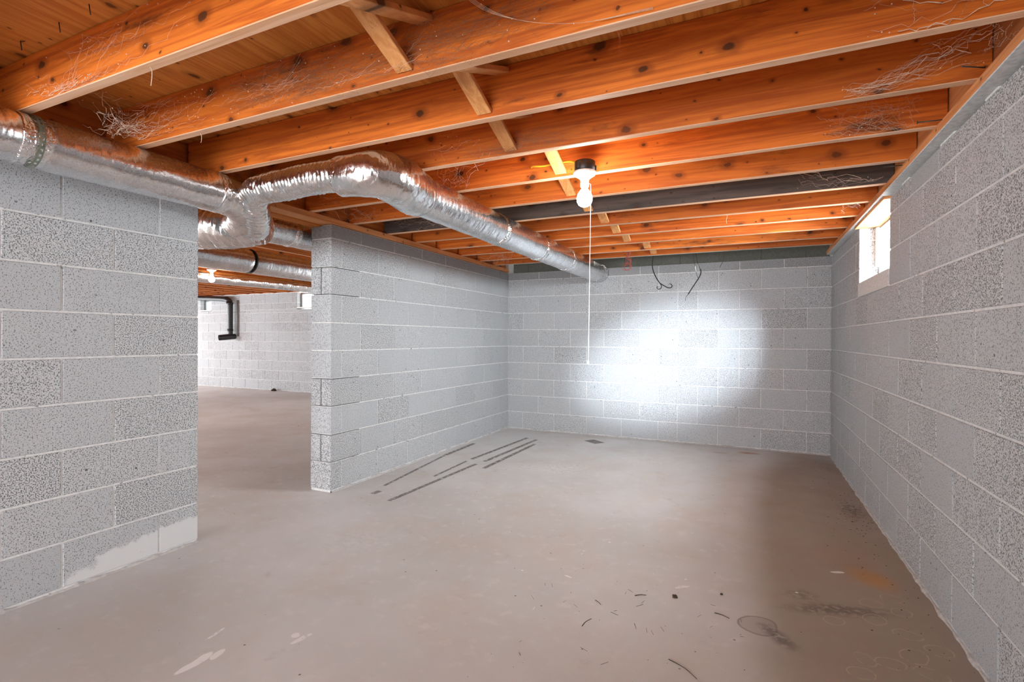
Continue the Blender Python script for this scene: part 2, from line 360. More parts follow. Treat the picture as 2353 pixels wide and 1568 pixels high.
# middle wall beyond the opening, with open slots in its end face
slot = {2, 4, 8}
parts = []
for n, lo, hi in courses():
    parts.append((-TH + REC, -REC, YM0 + (.30 if n in slot else REC), 0.0, lo if n > 1 else 0, hi))
wm = core('wall_middle', parts)
for n, lo, hi in courses():
    f = -2.874 if n % 2 else -2.671
    js = [j for j in seq(f, YM0, 0) if j > f - .01]
    if n in slot:
        first = js[0]; g = .008
        for c0, c1 in ((-TH, -TH / 2 - g / 2), (-TH / 2 + g / 2, 0)):
            lay(wm, 'y', c1, -1, c1 - c0, YM0, first, lo, hi, [])
        lay(wm, 'y', 0, -1, TH, first + GU / 2, -.001, lo, hi, js[1:])
    else:
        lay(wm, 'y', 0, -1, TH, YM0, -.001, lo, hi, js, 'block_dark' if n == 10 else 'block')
# back wall
wb = core('wall_back', [(0, W, REC, TH - REC, 0, WALL_TOP - .004), (-TH, 0, 0, .30, 0, 2.2), (W, W + TH, 0, .30, 0, 2.2)])
rows = {1: (.5, 1.5, 2.5, 3.5, 4.5, 5, 6, 7, 8), 2: (1, 2, 3, 4, 5, 5.5, 6.5, 7.5), 3: (.5, 1.5, 2.5, 3.5, 4.5, 5.5, 6, 7, 8), 4: (1, 2, 3, 4, 5, 6, 6.5, 7.5),
        5: (.5, 1.5, 2.5, 3.5, 4.5, 5.5, 6.5, 7, 8), 6: (1, 2, 3, 4, 5, 6, 6.5, 7.5), 7: (.5, 1.5, 2.5, 3.5, 4.5, 5.5, 6, 7, 8), 8: (1, 2, 3, 4, 5, 5.5, 6.5, 7.5),
        9: (.5, 1.5, 2.5, 3.5, 4.5, 5, 6, 7, 8), 10: (1, 2, 3, 4, 4.5, 5.5, 6.5, 7.5)}
for n, lo, hi in courses():
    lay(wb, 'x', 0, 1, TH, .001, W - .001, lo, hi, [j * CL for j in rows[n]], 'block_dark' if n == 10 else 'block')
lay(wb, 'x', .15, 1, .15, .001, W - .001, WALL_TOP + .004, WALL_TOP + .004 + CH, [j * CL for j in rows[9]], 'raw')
# right wall with the window opening
YW0, YW1, ZW0 = -2.24, -1.355, Z0 + 7 * CH
wr = core('wall_right', [(W + REC, W + TH - REC, -9.4, 0, 0, ZW0), (W + REC, W + TH - REC, -9.4, YW0 - REC, ZW0, WALL_TOP - .004), (W + REC, W + TH - REC, YW1 + REC, 0, ZW0, WALL_TOP - .004)])
for n, lo, hi in courses():
    js = seq(-2.855 if n % 2 else -2.652, YREAR, 0)
    if n < 8: lay(wr, 'y', W, 1, TH, YREAR, -.001, lo, hi, js)
    else:
        lay(wr, 'y', W, 1, TH, YREAR, YW0, lo, hi, js); lay(wr, 'y', W, 1, TH, YW1, -.001, lo, hi, js)
# added, unseen short wall behind the camera that shades the room's right-hand side
YQ = -6.36; XQ = 2.68
wq = core('wall_rear_added', [(XQ + REC, W, YQ - TH + REC, YQ - REC, 0, JB_)])
for n, lo, hi in courses(JB_):
    lay(wq, 'x', YQ, -1, TH, XQ, W - .001, lo, hi, [XQ + (CH if n % 2 else CL)])
# far wall of the adjoining room
YF = 1.86; FT = 2.06
XF1 = (-5.68, -5.22, 1.722, FT - .015); XF2 = (-8.72, -8.35, 1.712, 1.965)
wf = core('wall_far', [(-11, -0.2, YF + REC, YF + TH - REC, 0, 1.70), (-11, XF2[0] - REC, YF + REC, YF + TH - REC, 1.70, FT - .002), (XF2[1] + REC, XF1[0] - REC, YF + REC, YF + TH - REC, 1.70, FT - .002), (XF1[1] + REC, -.2, YF + REC, YF + TH - REC, 1.70, FT - .002), (XF2[0] - REC, XF2[1] + REC, YF + REC, YF + TH - REC, XF2[3], FT - .002)])
for n, lo, hi in courses(FT):
    js = seq(-6.0 if n % 2 else -6.2, -9.6, -4.6)
    if n == 9: hi2 = 1.70
    if n <= 8: lay(wf, 'x', YF, 1, TH, -9.6, -4.6, lo, hi, js)
    else:
        if n == 9:
            lay(wf, 'x', YF, 1, TH, -9.6, -4.6, lo, 1.705, js); lo = 1.705
        for a, b in ((-9.6, XF2[0]), (XF2[1], XF1[0]), (XF1[1], -4.6)): lay(wf, 'x', YF, 1, TH, a, b, lo, hi, js)
# the adjoining room's remaining shell
bm = bmesh.new(); box(bm, -11, -.3, -8.2, -8.0, 0, 0.6); tag(obj('wall_adjoining_rear', bm, M['mortar']), kind='structure')

# floor
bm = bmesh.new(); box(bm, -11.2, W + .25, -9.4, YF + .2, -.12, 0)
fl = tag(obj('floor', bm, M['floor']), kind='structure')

# rough mortar fillets along the wall bases
def fillet(name, pts_dir, seed, wdt=.016, hgt=.018):
    r = random.Random(seed); bm = bmesh.new(); (x0, y0), (x1, y1), (nx, ny) = pts_dir
    L = math.hypot(x1 - x0, y1 - y0); n = int(L / .025); prev = None
    for i in range(n + 1):
        t = i / n; x = x0 + (x1 - x0) * t; y = y0 + (y1 - y0) * t; k = .55 + .9 * noise.noise(Vector((t * L * 9, seed, 0))) ; k = max(.25, k + r.uniform(-.15, .15))
        ww = wdt * k; hh = hgt * max(.3, k + r.uniform(-.2, .2))
        q = [bm.verts.new((x - nx * .004, y - ny * .004, 0)), bm.verts.new((x - nx * .004, y - ny * .004, hh)), bm.verts.new((x + nx * ww * .5, y + ny * ww * .5, hh * .7)), bm.verts.new((x + nx * ww, y + ny * ww, 0.0004))]
        if prev:
            for a in range(3): bm.faces.new((prev[a], prev[a + 1], q[a + 1], q[a]))
        prev = q
    bmesh.ops.recalc_face_normals(bm, faces=bm.faces)
    return tag(obj(name, bm, M['rough']), kind='structure')
fillet('baseboard_left', ((0, YL0), (0, YL1), (1, 0)), 1); fillet('baseboard_middle', ((0, YM0), (0, 0), (1, 0)), 2)
fillet('baseboard_back', ((0, 0), (W, 0), (0, -1)), 3); fillet('baseboard_right', ((W, YREAR), (W, 0), (-1, 0)), 4, .014, .018); fillet('baseboard_far', ((-9.6, YF), (-4.6, YF), (0, -1)), 5)

# ------------------------------------------------------------------ ceiling
JB, JT = 1.985, 2.175
ceil = thing('ceiling', None, None); tag(ceil, kind='structure')
_jm = {}
def joist(y, x0=-.03, x1=3.447, mats=('joist', 'edge'), label=None, thick=.039, zb=JB):
    key = (x0, x1, mats, zb)
    if key not in _jm:
        bm = bmesh.new(); fs = box(bm, x0, x1, 0, thick, zb, JT); bevel(bm, .0025)
        for f in bm.faces:
            if f.normal.z < -.6 or f.calc_center_median().z < zb + .0015: f.material_index = 1
        me = bpy.data.meshes.new('joist'); bm.to_mesh(me); bm.free(); me.materials.append(M[mats[0]]); me.materials.append(M[mats[1]]); _jm[key] = me
    o = obj('joist', _jm[key], None, ceil, (0, y, 0))
    if label: o['label'] = label
    return o
JY = [-9.26, -8.85, -8.04, -7.63, -7.23, -6.82, -6.42, -6.01, -5.61, -5.205, -4.80, -4.392, -4.003, -3.606, -3.195, -2.778, -2.366, -1.968, -1.570, -1.165, -0.76]
for y in JY:
    if abs(y + 2.366) < .01: joist(y, mats=('dark', 'edge'), label='charcoal-stained joist')
    else: joist(y)
joist(-.40, mats=('joist', 'pale'), label='last joist with a whitewashed lower edge')
# rim boards and blocking
def board(name, x0, x1, y0, y1, z0, z1, mat, parent=ceil, bev=.0025, label=None, edge=None):
    bm = bmesh.new(); box(bm, x0, x1, y0, y1, z0, z1); bevel(bm, bev)
    ms = [M[mat]]
    if edge:
        ms.append(M[edge])
        for f in bm.faces:
            if f.normal.z < -.7: f.material_index = 1
    o = obj(name, bm, ms, parent)
    if label: o['label'] = label
    return o
board('rim_board', 3.45, 3.60, -9.4, .12, JB, JT, 'plate')
board('rim_board', -.085, -.045, -9.4, .12, JB, JT + .09, 'joist_y')
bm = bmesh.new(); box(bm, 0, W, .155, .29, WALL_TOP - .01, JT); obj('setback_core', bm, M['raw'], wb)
# sill plates
board('sill_plate', 3.408, 3.56, YREAR, -.012, 1.946, JB, 'plate', edge='sill', label='sill plate overhanging the right-hand wall')
board('sill_plate', -.17, .012, YL1 - .02, -.012, 1.944, JB, 'plate', label='sill plate on the middle wall')
board('sill_plate', -.17, .012, YREAR, YL1 - .024, 1.944, JB, 'plate')
# plywood subfloor
ps = None
for i in range(3):
    for k in range(-2, 4):
        x0 = -.12 + i * 1.22; y0 = -7.2 + k * 2.44 + (1.22 if i % 2 else 0)
        y1 = min(y0 + 2.437, .13); x1 = x0 + 1.217; y0 = max(y0, -9.4)
        if y1 - y0 < .1: continue
        bm = bmesh.new(); box(bm, x0, x1, y0, y1, JT + .001, JT + .019); obj('plywood_sheet', bm, M['ply'], ceil)
# cross bridging between the joists
def strut(x, ya, za, yb, zb, wdt=.062, th=.019):
    a = Vector((x, ya, za)); b = Vector((x, yb, zb)); d = (b - a); L = d.length; d.normalize()
    bm = bmesh.new(); box(bm, -wdt / 2, wdt / 2, -L / 2, L / 2, -th / 2, th / 2); bevel(bm, .002)
    o = obj('bridging_strut', bm, M['strut'], ceil, (a + b) / 2); o.rotation_euler = (math.atan2(d.z, d.y), 0, 0)
    return o
bx = {k + 5: v for k, v in {6: 1.70, 7: 1.79, 8: 1.72, 9: 1.82, 10: 1.74, 11: 1.73, 12: 1.74, 13: 1.735, 14: 1.735, 15: 1.84, 5: 1.74}.items()}
for i in range(4, len(JY)):
    if i not in bx: continue
    ya = JY[i - 1] + .041; yb = JY[i] - .002; x = bx[i]
    strut(x, ya, JT - .022, yb, JB + .022)
    strut(x + .075, yb, JT - .022, ya, JB + .022)
ya, yb = JY[-1] + .041, -.402
strut(1.84, ya, JT - .022, yb, JB + .022)
# nails coming through the plywood and standing out of the sill plate
def nail(p, d, L=.05, r=.0016, head=True):
    bm = bmesh.new(); p = Vector(p); d = Vector(d).normalized()
    tube(bm, [p, p + d * L], r, 6)
    if head: tube(bm, [p + d * L, p + d * (L + .0015)], r * 2.6, 8)
    return obj('nail', bm, M['nail'], ceil)
for x, y in ((.631, -4.86), (.833, -4.87), (.374, -4.86)): nail((x, y, JT), (.15, .05, -1), .034, .0017, False)
nail((.374, -4.86, JT - .003), (1, .2, -.05), .02, .0015, False)
nail((3.42, -3.27, JB - .004), (-1, -.05, .02), .09, .0024); nail((3.42, -2.70, JB - .004), (-1, -.05, 0), .085, .0024); nail((3.41, -3.66, JB + .01), (-.7, -.5, -.05), .09, .0026, False)
# adjoining room ceiling
FB = 2.05
ceil2 = thing('ceiling_adjoining', None, None); tag(ceil2, kind='structure')
bm = bmesh.new(); fs = box(bm, 0, .039, -8.0, YF + .1, FB, FB + .19); bevel(bm, .0025)
for f in bm.faces:
    if f.normal.z < -.6: f.material_index = 1
mj = bpy.data.meshes.new('joist'); bm.to_mesh(mj); bm.free(); mj.materials.append(M['joist_y']); mj.materials.append(M['edge_y'])
for k in range(26):
    obj('joist', mj, None, ceil2, (-.64 - .4075 * k, 0, 0))
for k in range(9):
    for q in range(4):
        bm = bmesh.new(); x0 = -.1 - 1.22 * (k + 1); y0 = -8.0 + 2.6 * q; box(bm, x0, x0 + 1.217, y0, min(y0 + 2.597, YF + .15), FB + .191, FB + .21); obj('plywood_sheet', bm, M['ply'], ceil2)
board('rim_board', -11, -.2, YF + .03, YF + .07, FT, FB + .19, 'joist', ceil2)
bm = bmesh.new()
box(bm, -.19, -.10, -8, YF, WALL_TOP, FB + .19); obj('header_board', bm, M['joist_y'], ceil2)

# shims in the gap over the right wall
for y, l in ((-3.23, .16), (-3.62, .10), (-2.6, .12)):
    bm = bmesh.new(); box(bm, 3.456, 3.54, y, y + l, 1.9365, 1.9455); bevel(bm, .001); obj('shim', bm, M['shim'], ceil)

# ------------------------------------------------------------------ windows
def window_x():
    # opening in the right wall: sash set towards the outside
    bm = bmesh.new(); xs = W + .115
    o = thing('window_1', None, None); tag(o, kind='structure')
    # sloping cast sill
    v = [(W - .006, ZW0 - .002), (W - .006, ZW0 + .098), (W + .20, ZW0 + .125), (W + .20, ZW0 - .002)]
    a = [bm.verts.new((x, YW0 + .001, z)) for x, z in v]; b = [bm.verts.new((x, YW1 - .001, z)) for x, z in v]
    bm.faces.new(a[::-1]); bm.faces.new(b)
    for i in range(4): bm.faces.new((a[i], a[(i + 1) % 4], b[(i + 1) % 4], b[i]))
    bmesh.ops.recalc_face_normals(bm, faces=bm.faces); obj('window_sill', bm, M['sill'], o)
    zb, zt, y0, y1 = ZW0 + .118, 1.945, YW0 + .002, YW1 - .002
    bm = bmesh.new(); f = .03
    for (ya, yb_, za, zb_) in ((y0, y1, zb, zb + f), (y0, y1, zt - f, zt), (y0, y0 + f, zb + f, zt - f), (y1 - f, y1, zb + f, zt - f)): box(bm, xs, xs + .04, ya, yb_, za, zb_)
    obj('window_frame', bm, M['frame'], o)
    bm = bmesh.new(); box(bm, xs + .018, xs + .022, y0 + f, y1 - f, zb + f, zt - f); obj('pane', bm, M['glass'], o)
    # loose wooden stop leaning in the far jamb
    bm = bmesh.new(); box(bm, xs - .022, xs - .004, y1 - .05, y1 - .012, zb + .09, zt - .02); bevel(bm, .002); obj('window_stop', bm, M['white'], o)
    bm = bmesh.new(); box(bm, W - .03, W + .20, YW0 + .003, YW1 - .003, 1.928, 1.9455); bevel(bm, .002); obj('head_board', bm, M['plate'], o)
    return o
window_x()
def window_y(name, x0, x1, z0, z1):
    o = thing(name, None, None); tag(o, kind='structure'); y = YF + .10; f = .03
    bm = bmesh.new()
    for a in ((x0, x1, z0, z0 + f), (x0, x1, z1 - f, z1), (x0, x0 + f, z0 + f, z1 - f), (x1 - f, x1, z0 + f, z1 - f)): box(bm, a[0], a[1], y, y + .03, a[2], a[3])
    obj('window_frame', bm, M['frame'], o)
    bm = bmesh.new(); box(bm, x0 + f, x1 - f, y + .013, y + .017, z0 + f, z1 - f); obj('pane', bm, M['glass'], o)
    bm = bmesh.new(); box(bm, x0 + .001, x1 - .001, YF - .006, y, z0 - .004, z0 + .02); obj('window_sill', bm, M['white'], o)
    return o
window_y('window_2', *XF1); window_y('window_3', *XF2)

# ------------------------------------------------------------------ ducts
def duct_mesh(path, r, seed, pleat=0.0, pf=110., wr=.02, n=44, step=.012, cap=True, rfun=None):
    pts = catmull(path, step) if len(path) > 2 else [Vector(path[0]).lerp(Vector(path[1]), i / max(1, int((Vector(path[1]) - Vector(path[0])).length / step))) for i in range(int((Vector(path[1]) - Vector(path[0])).length / step) + 1)]
    bm = bmesh.new(); rings = []; ref = None; s = 0.0
    for i, p in enumerate(pts):
        t = (pts[min(i + 1, len(pts) - 1)] - pts[max(i - 1, 0)]).normalized()
        if ref is None: ref = Vector((0, 0, 1)) if abs(t.z) < .9 else Vector((1, 0, 0))
        a = (ref - t * ref.dot(t)).normalized(); b = t.cross(a); ref = a
        if i: s += (p - pts[i - 1]).length
        ring = []
        for k in range(n):
            th = 2 * math.pi * k / n; d = a * math.cos(th) + b * math.sin(th)
            rr = r * (rfun(i / (len(pts) - 1)) if rfun else 1)
            q = noise.noise(Vector((s * 9 + seed, math.cos(th) * 1.6, math.sin(th) * 1.6))) * wr
            q += noise.noise(Vector((s * 38 + seed, math.cos(th) * 2.2 + seed, math.sin(th) * 2.2))) * wr * .55
            if step < .008: q += noise.noise(Vector((s * 70, math.cos(th) * 4 + seed, math.sin(th) * 4))) * wr * .35
            if pleat: q += pleat * (math.sin(s * pf + 2.5 * noise.noise(Vector((s * 5, math.cos(th) * 2, math.sin(th) * 2 + seed)))) * .5) * (.6 + .8 * noise.noise(Vector((s * 20, math.cos(th) * 3, math.sin(th) * 3))))
            ring.append(bm.verts.new(p + d * rr * (1 + q)))
        rings.append(ring)
    for i in range(len(rings) - 1):
        for k in range(n):
            f = bm.faces.new((rings[i][k], rings[i][(k + 1) % n], rings[i + 1][(k + 1) % n], rings[i + 1][k])); f.smooth = True
    if cap: bm.faces.new(rings[0][::-1]); bm.faces.new(rings[-1])
    return bm
def band(parent, c, d, r, wdt, seed, name='tape_band', mat='tape', wr=.07):
    c = Vector(c); d = Vector(d).normalized(); L = wdt / 2
    path = [c - d * L, c + d * L]
    obj(name, duct_mesh(path, r, seed, wr=wr, n=40, step=.006, rfun=lambda t: 1.0 - .06 * (abs(t - .5) * 2) ** 6, cap=True), M[mat], parent)
# A: foil sleeve along the left wall
AX, AZ, AR = .200, 1.880, .1015
dA = thing('foil_duct', 'foil-sleeved duct strapped along the left-hand block wall', 'duct', (0, 0, 0), 'foil-wrapped air ducts')
for y0, y1, sd in ((-7.0, -4.78, 3), (-4.75, -3.99, 11)):
    obj('foil_sleeve', duct_mesh([(AX, y0, AZ), (AX, y1, AZ)], AR, sd, pleat=.012, pf=150, wr=.022, rfun=lambda t: 1 - .14 * max(0, abs(t - .5) * 2 - .90) * 10 * .9), M['foil'], dA)
obj('tape_band', duct_mesh([(AX, -4.82, AZ), (AX, -4.70, AZ)], AR * .945, 5, pleat=.05, pf=260, wr=.05, step=.005), M['tape'], dA)
band(dA, (AX, -4.0, AZ), (0, 1, 0), AR * 1.0, .06, 8)
# perforated hanger strap
bm = bmesh.new(); n = 96; cols = (-.0095, -.004, .004, .0095); vs = []
for k in range(n + 1):
    th = -math.pi * .60 + (math.pi * 1.62) * k / n; rr = AR * 1.005
    vs.append([bm.verts.new((AX + rr * math.cos(th), -4.765 + c_, AZ + rr * math.sin(th))) for c_ in cols])
for k in range(n):
    for q in range(3):
        if q == 1 and k % 4 in (1, 2): continue
        f = bm.faces.new((vs[k][q], vs[k + 1][q], vs[k + 1][q + 1], vs[k][q + 1]))
bmesh.ops.solidify(bm, geom=list(bm.faces), thickness=.0012)
obj('hanger_strap', bm, M['galv'], dA)
# elbow of A down into the opening
obj('elbow', duct_mesh([(AX, -4.02, AZ), (AX, -3.91, AZ - .008), (AX - .03, -3.815, AZ - .03), (AX - .11, -3.745, AZ - .06), (AX - .20, -3.71, AZ - .075)], AR * 1.0, 21, pleat=.05, pf=170, wr=.05, step=.007), M['foil_flex'], dA)
# B: straight run to the back wall, with the flexible branch C that feeds it
BX, BZ, BR = 1.150, 1.876, .104
dB = thing('foil_duct', 'long foil duct running under the joists to the back wall', 'duct', (0, 0, 0), 'foil-wrapped air ducts')
tapes = [-3.58, -2.62, -1.86, -1.17]
ends = [-3.58, -2.62, -1.86, -1.17, -.12]
for i in range(4):
    obj('foil_sleeve', duct_mesh([(BX, ends[i] + .0, BZ), (BX, ends[i + 1], BZ)], BR, 31 + i * 7, pleat=.010, pf=140, wr=.016, rfun=lambda t: 1 - .05 * max(0, abs(t - .5) * 2 - .92) * 12), M['foil'], dB)
for i, y in enumerate(tapes): band(dB, (BX, y, BZ), (0, 1, 0), BR * (1.05 if i else 1.08), .075 if i else .10, 50 + i)
obj('end_boot', duct_mesh([(BX, -.16, BZ), (BX + .01, -.09, BZ), (BX + .02, -.012, BZ)], BR * 1.0, 71, pleat=.07, pf=190, wr=.06, rfun=lambda t: 1 - .10 * math.sin(t * 3)), M['tape'], dB)
obj('elbow', duct_mesh([(BX - .14, -3.955, BZ - .01), (BX - .02, -3.945, BZ - .01), (BX + .045, -3.89, BZ), (BX + .05, -3.78, BZ), (BX + .02, -3.66, BZ), (BX, -3.56, BZ)], BR * 1.06, 81, pleat=.035, pf=120, wr=.05, rfun=lambda t: .78 + .28 * min(1, t * 1.8)), M['foil_flex'], dB)
dC = thing('flexible_duct', 'crumpled flexible foil duct rising from the opening to the elbow', 'duct', (0, 0, 0), 'foil-wrapped air ducts')
obj('flex_hose', duct_mesh([(-.34, -3.60, 1.775), (-.16, -3.61, 1.765), (.04, -3.66, 1.772), (.21, -3.77, 1.805), (.31, -3.86, 1.862), (.41, -3.915, 1.888), (.62, -3.935, 1.885), (.85, -3.95, 1.885), (BX - .10, -3.955, BZ + .002)], .072, 91, pleat=.13, pf=260, wr=.07, n=52, step=.004, rfun=lambda t: 1.22 - .22 * min(1, t * 2.4) ** 2), M['foil_flex'], dC)
band(dC, (BX - .12, -3.955, BZ), (1, 0, 0), .086, .05, 95)
# D: trunk into the adjoining room
dD = thing('foil_duct', 'fat crumpled foil trunk duct crossing the top of the opening', 'duct', (0, 0, 0), 'foil-wrapped air ducts')
obj('foil_sleeve', duct_mesh([(-1.5, -3.74, 1.80), (-.9, -3.73, 1.80), (-.40, -3.71, 1.80), (-.12, -3.68, 1.798), (.08, -3.65, 1.80)], .124, 101, pleat=.05, pf=110, wr=.09, step=.007), M['foil_flex'], dD)
dG = thing('foil_duct', 'short foil duct passing behind the end of the middle wall', 'duct', (0, 0, 0), 'foil-wrapped air ducts')
obj('foil_sleeve', duct_mesh([(-.33, -3.57, 1.895), (-.33, -3.06, 1.895)], .105, 111, wr=.02), M['foil'], dG)
obj('foil_sleeve', duct_mesh([(-.33, -3.06, 1.885), (-.33, -1.6, 1.885)], .095, 113, wr=.02), M['foil'], dG)
band(dG, (-.33, -3.06, 1.893), (0, 1, 0), .108, .06, 115)
# E, F: ducts of the adjoining room
dE = thing('foil_duct', 'dusty grey foil duct under the joists of the adjoining room', 'duct', (0, 0, 0), 'foil-wrapped air ducts')
for y0, y1, sd in ((-4.6, -2.34, 121), (-2.32, 1.0, 123)):
    obj('foil_sleeve', duct_mesh([(-1.70, y0, 1.865), (-1.70 - .03 * (y1 > 0), y1, 1.865)], .118, sd, wr=.02, n=36, step=.02, rfun=lambda t: 1 - .10 * max(0, abs(t - .5) * 2 - .94) * 12), M['foil'], dE)
bm = bmesh.new()
obj('black_strap', duct_mesh([(-1.70, -2.338, 1.865), (-1.70, -2.322, 1.865)], .1185, 125, wr=.004, n=36, step=.008), M['black'], dE)
dF = thing('foil_duct', 'farthest foil duct, behind the distant bare bulb', 'duct', (0, 0, 0), 'foil-wrapped air ducts')
obj('foil_sleeve', duct_mesh([(-4.05, -3.2, 1.965), (-4.05, -1.0, 1.955), (-4.02, 0.2, 1.965), (-4.0, 1.6, 1.965)], .085, 131, wr=.05, n=32, step=.02), M['foil_flex'], dF)

# ------------------------------------------------------------------ bulbs
def fixture(loc, label, energy, pull=None):
    x, y, z = loc            # z = joist underside level of the box bottom
    t = thing('pull_chain_light', label, 'light', (x, y, z))
    bm = bmesh.new(); lathe(bm, [(.0495, 0), (.052, .004), (.052, .047), (.048, .051)], 28)
    for a in (.4, 2.6, 4.4):
        box(bm, .052 * math.cos(a) - .006, .052 * math.cos(a) + .006, .052 * math.sin(a) - .006, .052 * math.sin(a) + .006, .006, .03)
    obj('junction_box', bm, M['black'], t)
    bm = bmesh.new(); lathe(bm, [(.030, 0), (.057, -.002), (.0585, -.010), (.052, -.020), (.034, -.031), (.024, -.040), (.0215, -.052), (.0225, -.058), (.021, -.078), (.014, -.080)], 32); obj('lampholder', bm, M['porcelain'], t)
    bm = bmesh.new(); lathe(bm, [(.013, -.074), (.0145, -.086), (.023, -.098), (.034, -.114), (.0395, -.134), (.038, -.152), (.030, -.168), (.016, -.177), (.003, -.180)], 28); obj('bulb', bm, M['bulb'], t)
    l = bpy.data.lights.new('bulb_light', 'POINT'); l.energy = energy; l.color = (1.0, .965, .91); l.shadow_soft_size = .042
    lo = bpy.data.objects.new('bulb_light', l); C.objects.link(lo); lo.location = (0, 0, -.135); lo.parent = t
    if pull:
        bm = bmesh.new(); sx, sy = .030, .006; pts = [(.018, 0, -.060), (sx, sy, -.066), (sx + .001, sy, -.11)]
        k = 14
        for i in range(1, k + 1): pts.append((sx + .001 + (pull[0] - sx) * i / k, sy + (pull[1] - sy) * i / k + .001 * math.sin(i * 2), -.11 + (pull[2] + .11) * i / k))
        tube(bm, pts, .0017, 6); s = obj('pull_string', bm, M['string'], t)
        bm = bmesh.new(); lathe(bm, [(.002, .012), (.0045, .008), (.0055, 0), (.0035, -.006), (.001, -.008)], 12, pts[-1]); obj('knob', bm, M['string'], s)
    return t
fixture((1.971, -3.265, 1.973), 'bare pull-chain bulb glowing under the joists, with a long white string', 96, (.020, .012, -.972))
fixture((2.60, -8.6, 1.973), 'added pull-chain bulb, out of view behind the added rear wall', 105)  # added out of view to light the room from behind the camera
fixture((-3.90, -1.20, 2.045), 'small distant bare bulb glowing in the adjoining room', 105)

# yellow cable to the junction box
bm = bmesh.new(); tube(bm, catmull([(1.653, -3.20, 2.056), (1.67, -3.222, 2.054), (1.741, -3.224, 2.047), (1.827, -3.224, 2.053), (1.88, -3.228, 2.050), (1.915, -3.24, 2.035), (1.935, -3.255, 2.015)], .02), .0055, 8)
tag(obj('electrical_cable', bm, M['yellow']), 'yellow electrical cable running from the joist to the junction box', 'cable')

# ------------------------------------------------------------------ hanging ironwork and wires by the back wall
def curve3(pts, y, r, mat, step=.006, name='part', parent=None, n=8, taper=False):
    P = catmull([(x, y, z) for x, z in pts], step); bm = bmesh.new()
    rr = [r * (1 - .55 * abs(2 * i / (len(P) - 1) - 1) ** 3) for i in range(len(P))] if taper else r
    tube(bm, P, rr, n); return obj(name, bm, M[mat], parent)
hk = thing('plant_hook', 'black wrought-iron scroll hook hanging in front of the back wall', 'hook')
curve3([(1.872, 2.018), (1.889, 2.014), (1.897, 2.03), (1.883, 2.04), (1.855, 2.036), (1.827, 2.013), (1.815, 1.967), (1.809, 1.898), (1.82, 1.833), (1.849, 1.767), (1.882, 1.713), (1.902, 1.684), (1.899, 1.655), (1.876, 1.643), (1.857, 1.657), (1.86, 1.671), (1.874, 1.665)], -.30, .0055, 'iron', name='scroll_bar', parent=hk, taper=True)
curve3([(1.882, 1.713), (1.921, 1.683), (1.966, 1.657), (1.999, 1.656), (2.01, 1.675), (1.994, 1.695), (1.974, 1.691)], -.30, .0048, 'iron', name='side_scroll', parent=hk, taper=True)
bm = bmesh.new(); tube(bm, catmull([(1.845, -.302, 2.034), (1.84, -.33, 2.04), (1.84, -.365, 2.05)], .01), .003, 6); obj('fixing', bm, M['iron'], hk)
rod = thing('hanging_cable', 'frayed black cable looped down from the last joist', 'cable')
P = catmull([(2.235, -.385, 2.03), (2.26, -.30, 1.89), (2.283, -.25, 1.827), (2.28, -.25, 1.783), (2.259, -.25, 1.739), (2.206, -.25, 1.657), (2.163, -.25, 1.586)], .01)
bm = bmesh.new(); tube(bm, P, [.002 if i < len(P) * .45 else .0052 for i in range(len(P))], 6); obj('sheath', bm, M['iron'], rod)
bm = bmesh.new(); tube(bm, catmull([(2.163, -.25, 1.586), (2.141, -.25, 1.553), (2.138, -.25, 1.519)], .01), .0022, 5); obj('bare_end', bm, M['nail'], rod)
bm = bmesh.new(); tube(bm, catmull([(2.22, -.385, 2.028), (2.22, -.33, 1.938), (2.233, -.27, 1.858), (2.243, -.252, 1.785), (2.259, -.25, 1.745)], .01), .0024, 5); obj('loop', bm, M['nail'], rod)
bm = bmesh.new(); tube(bm, [(2.232, -.275, 1.875), (2.238, -.268, 1.83), (2.240, -.262, 1.815)], .0045, 6); obj('white_tag', bm, M['string'], rod)
bm = bmesh.new(); tube(bm, catmull([(2.514, -.385, 1.994), (2.499, -.31, 1.913), (2.465, -.29, 1.838)], .01), .0026, 5)
tag(obj('hanging_wire', bm, M['nail']), 'short thin wire end hanging near the top of the back wall', 'wire')
# red wire coils
r_ = random.Random(9); rw = thing('red_wire', 'loose coils of thin red wire hanging from the joists', 'wire')
for k in range(4):
    cx, cz, rr = 1.592 + r_.uniform(-.012, .012), 1.868 + r_.uniform(-.01, .01), .034 + .006 * r_.random(); ph = r_.random() * 6
    bm = bmesh.new(); tube(bm, [(cx + rr * math.cos(a * .35 + ph), -.52 + .004 * a * .3, cz + rr * math.sin(a * .35 + ph)) for a in range(19)], .0022, 5); obj('coil', bm, M['red'], rw)
for k in range(9):
    a = r_.uniform(-.03, .03); P = [(1.60 + a, -.52 + r_.uniform(-.02, .02), 1.87 + r_.uniform(-.02, .03))]
    for q in range(1, 6): P.append((1.60 + .015 * q + r_.uniform(-.03, .03), -.52 - .045 * q + r_.uniform(-.02, .02), 1.87 + .035 * q + r_.uniform(-.015, .015)))
    bm = bmesh.new(); tube(bm, catmull(P, .02), .0018, 5); obj('strand', bm, M['red'], rw)

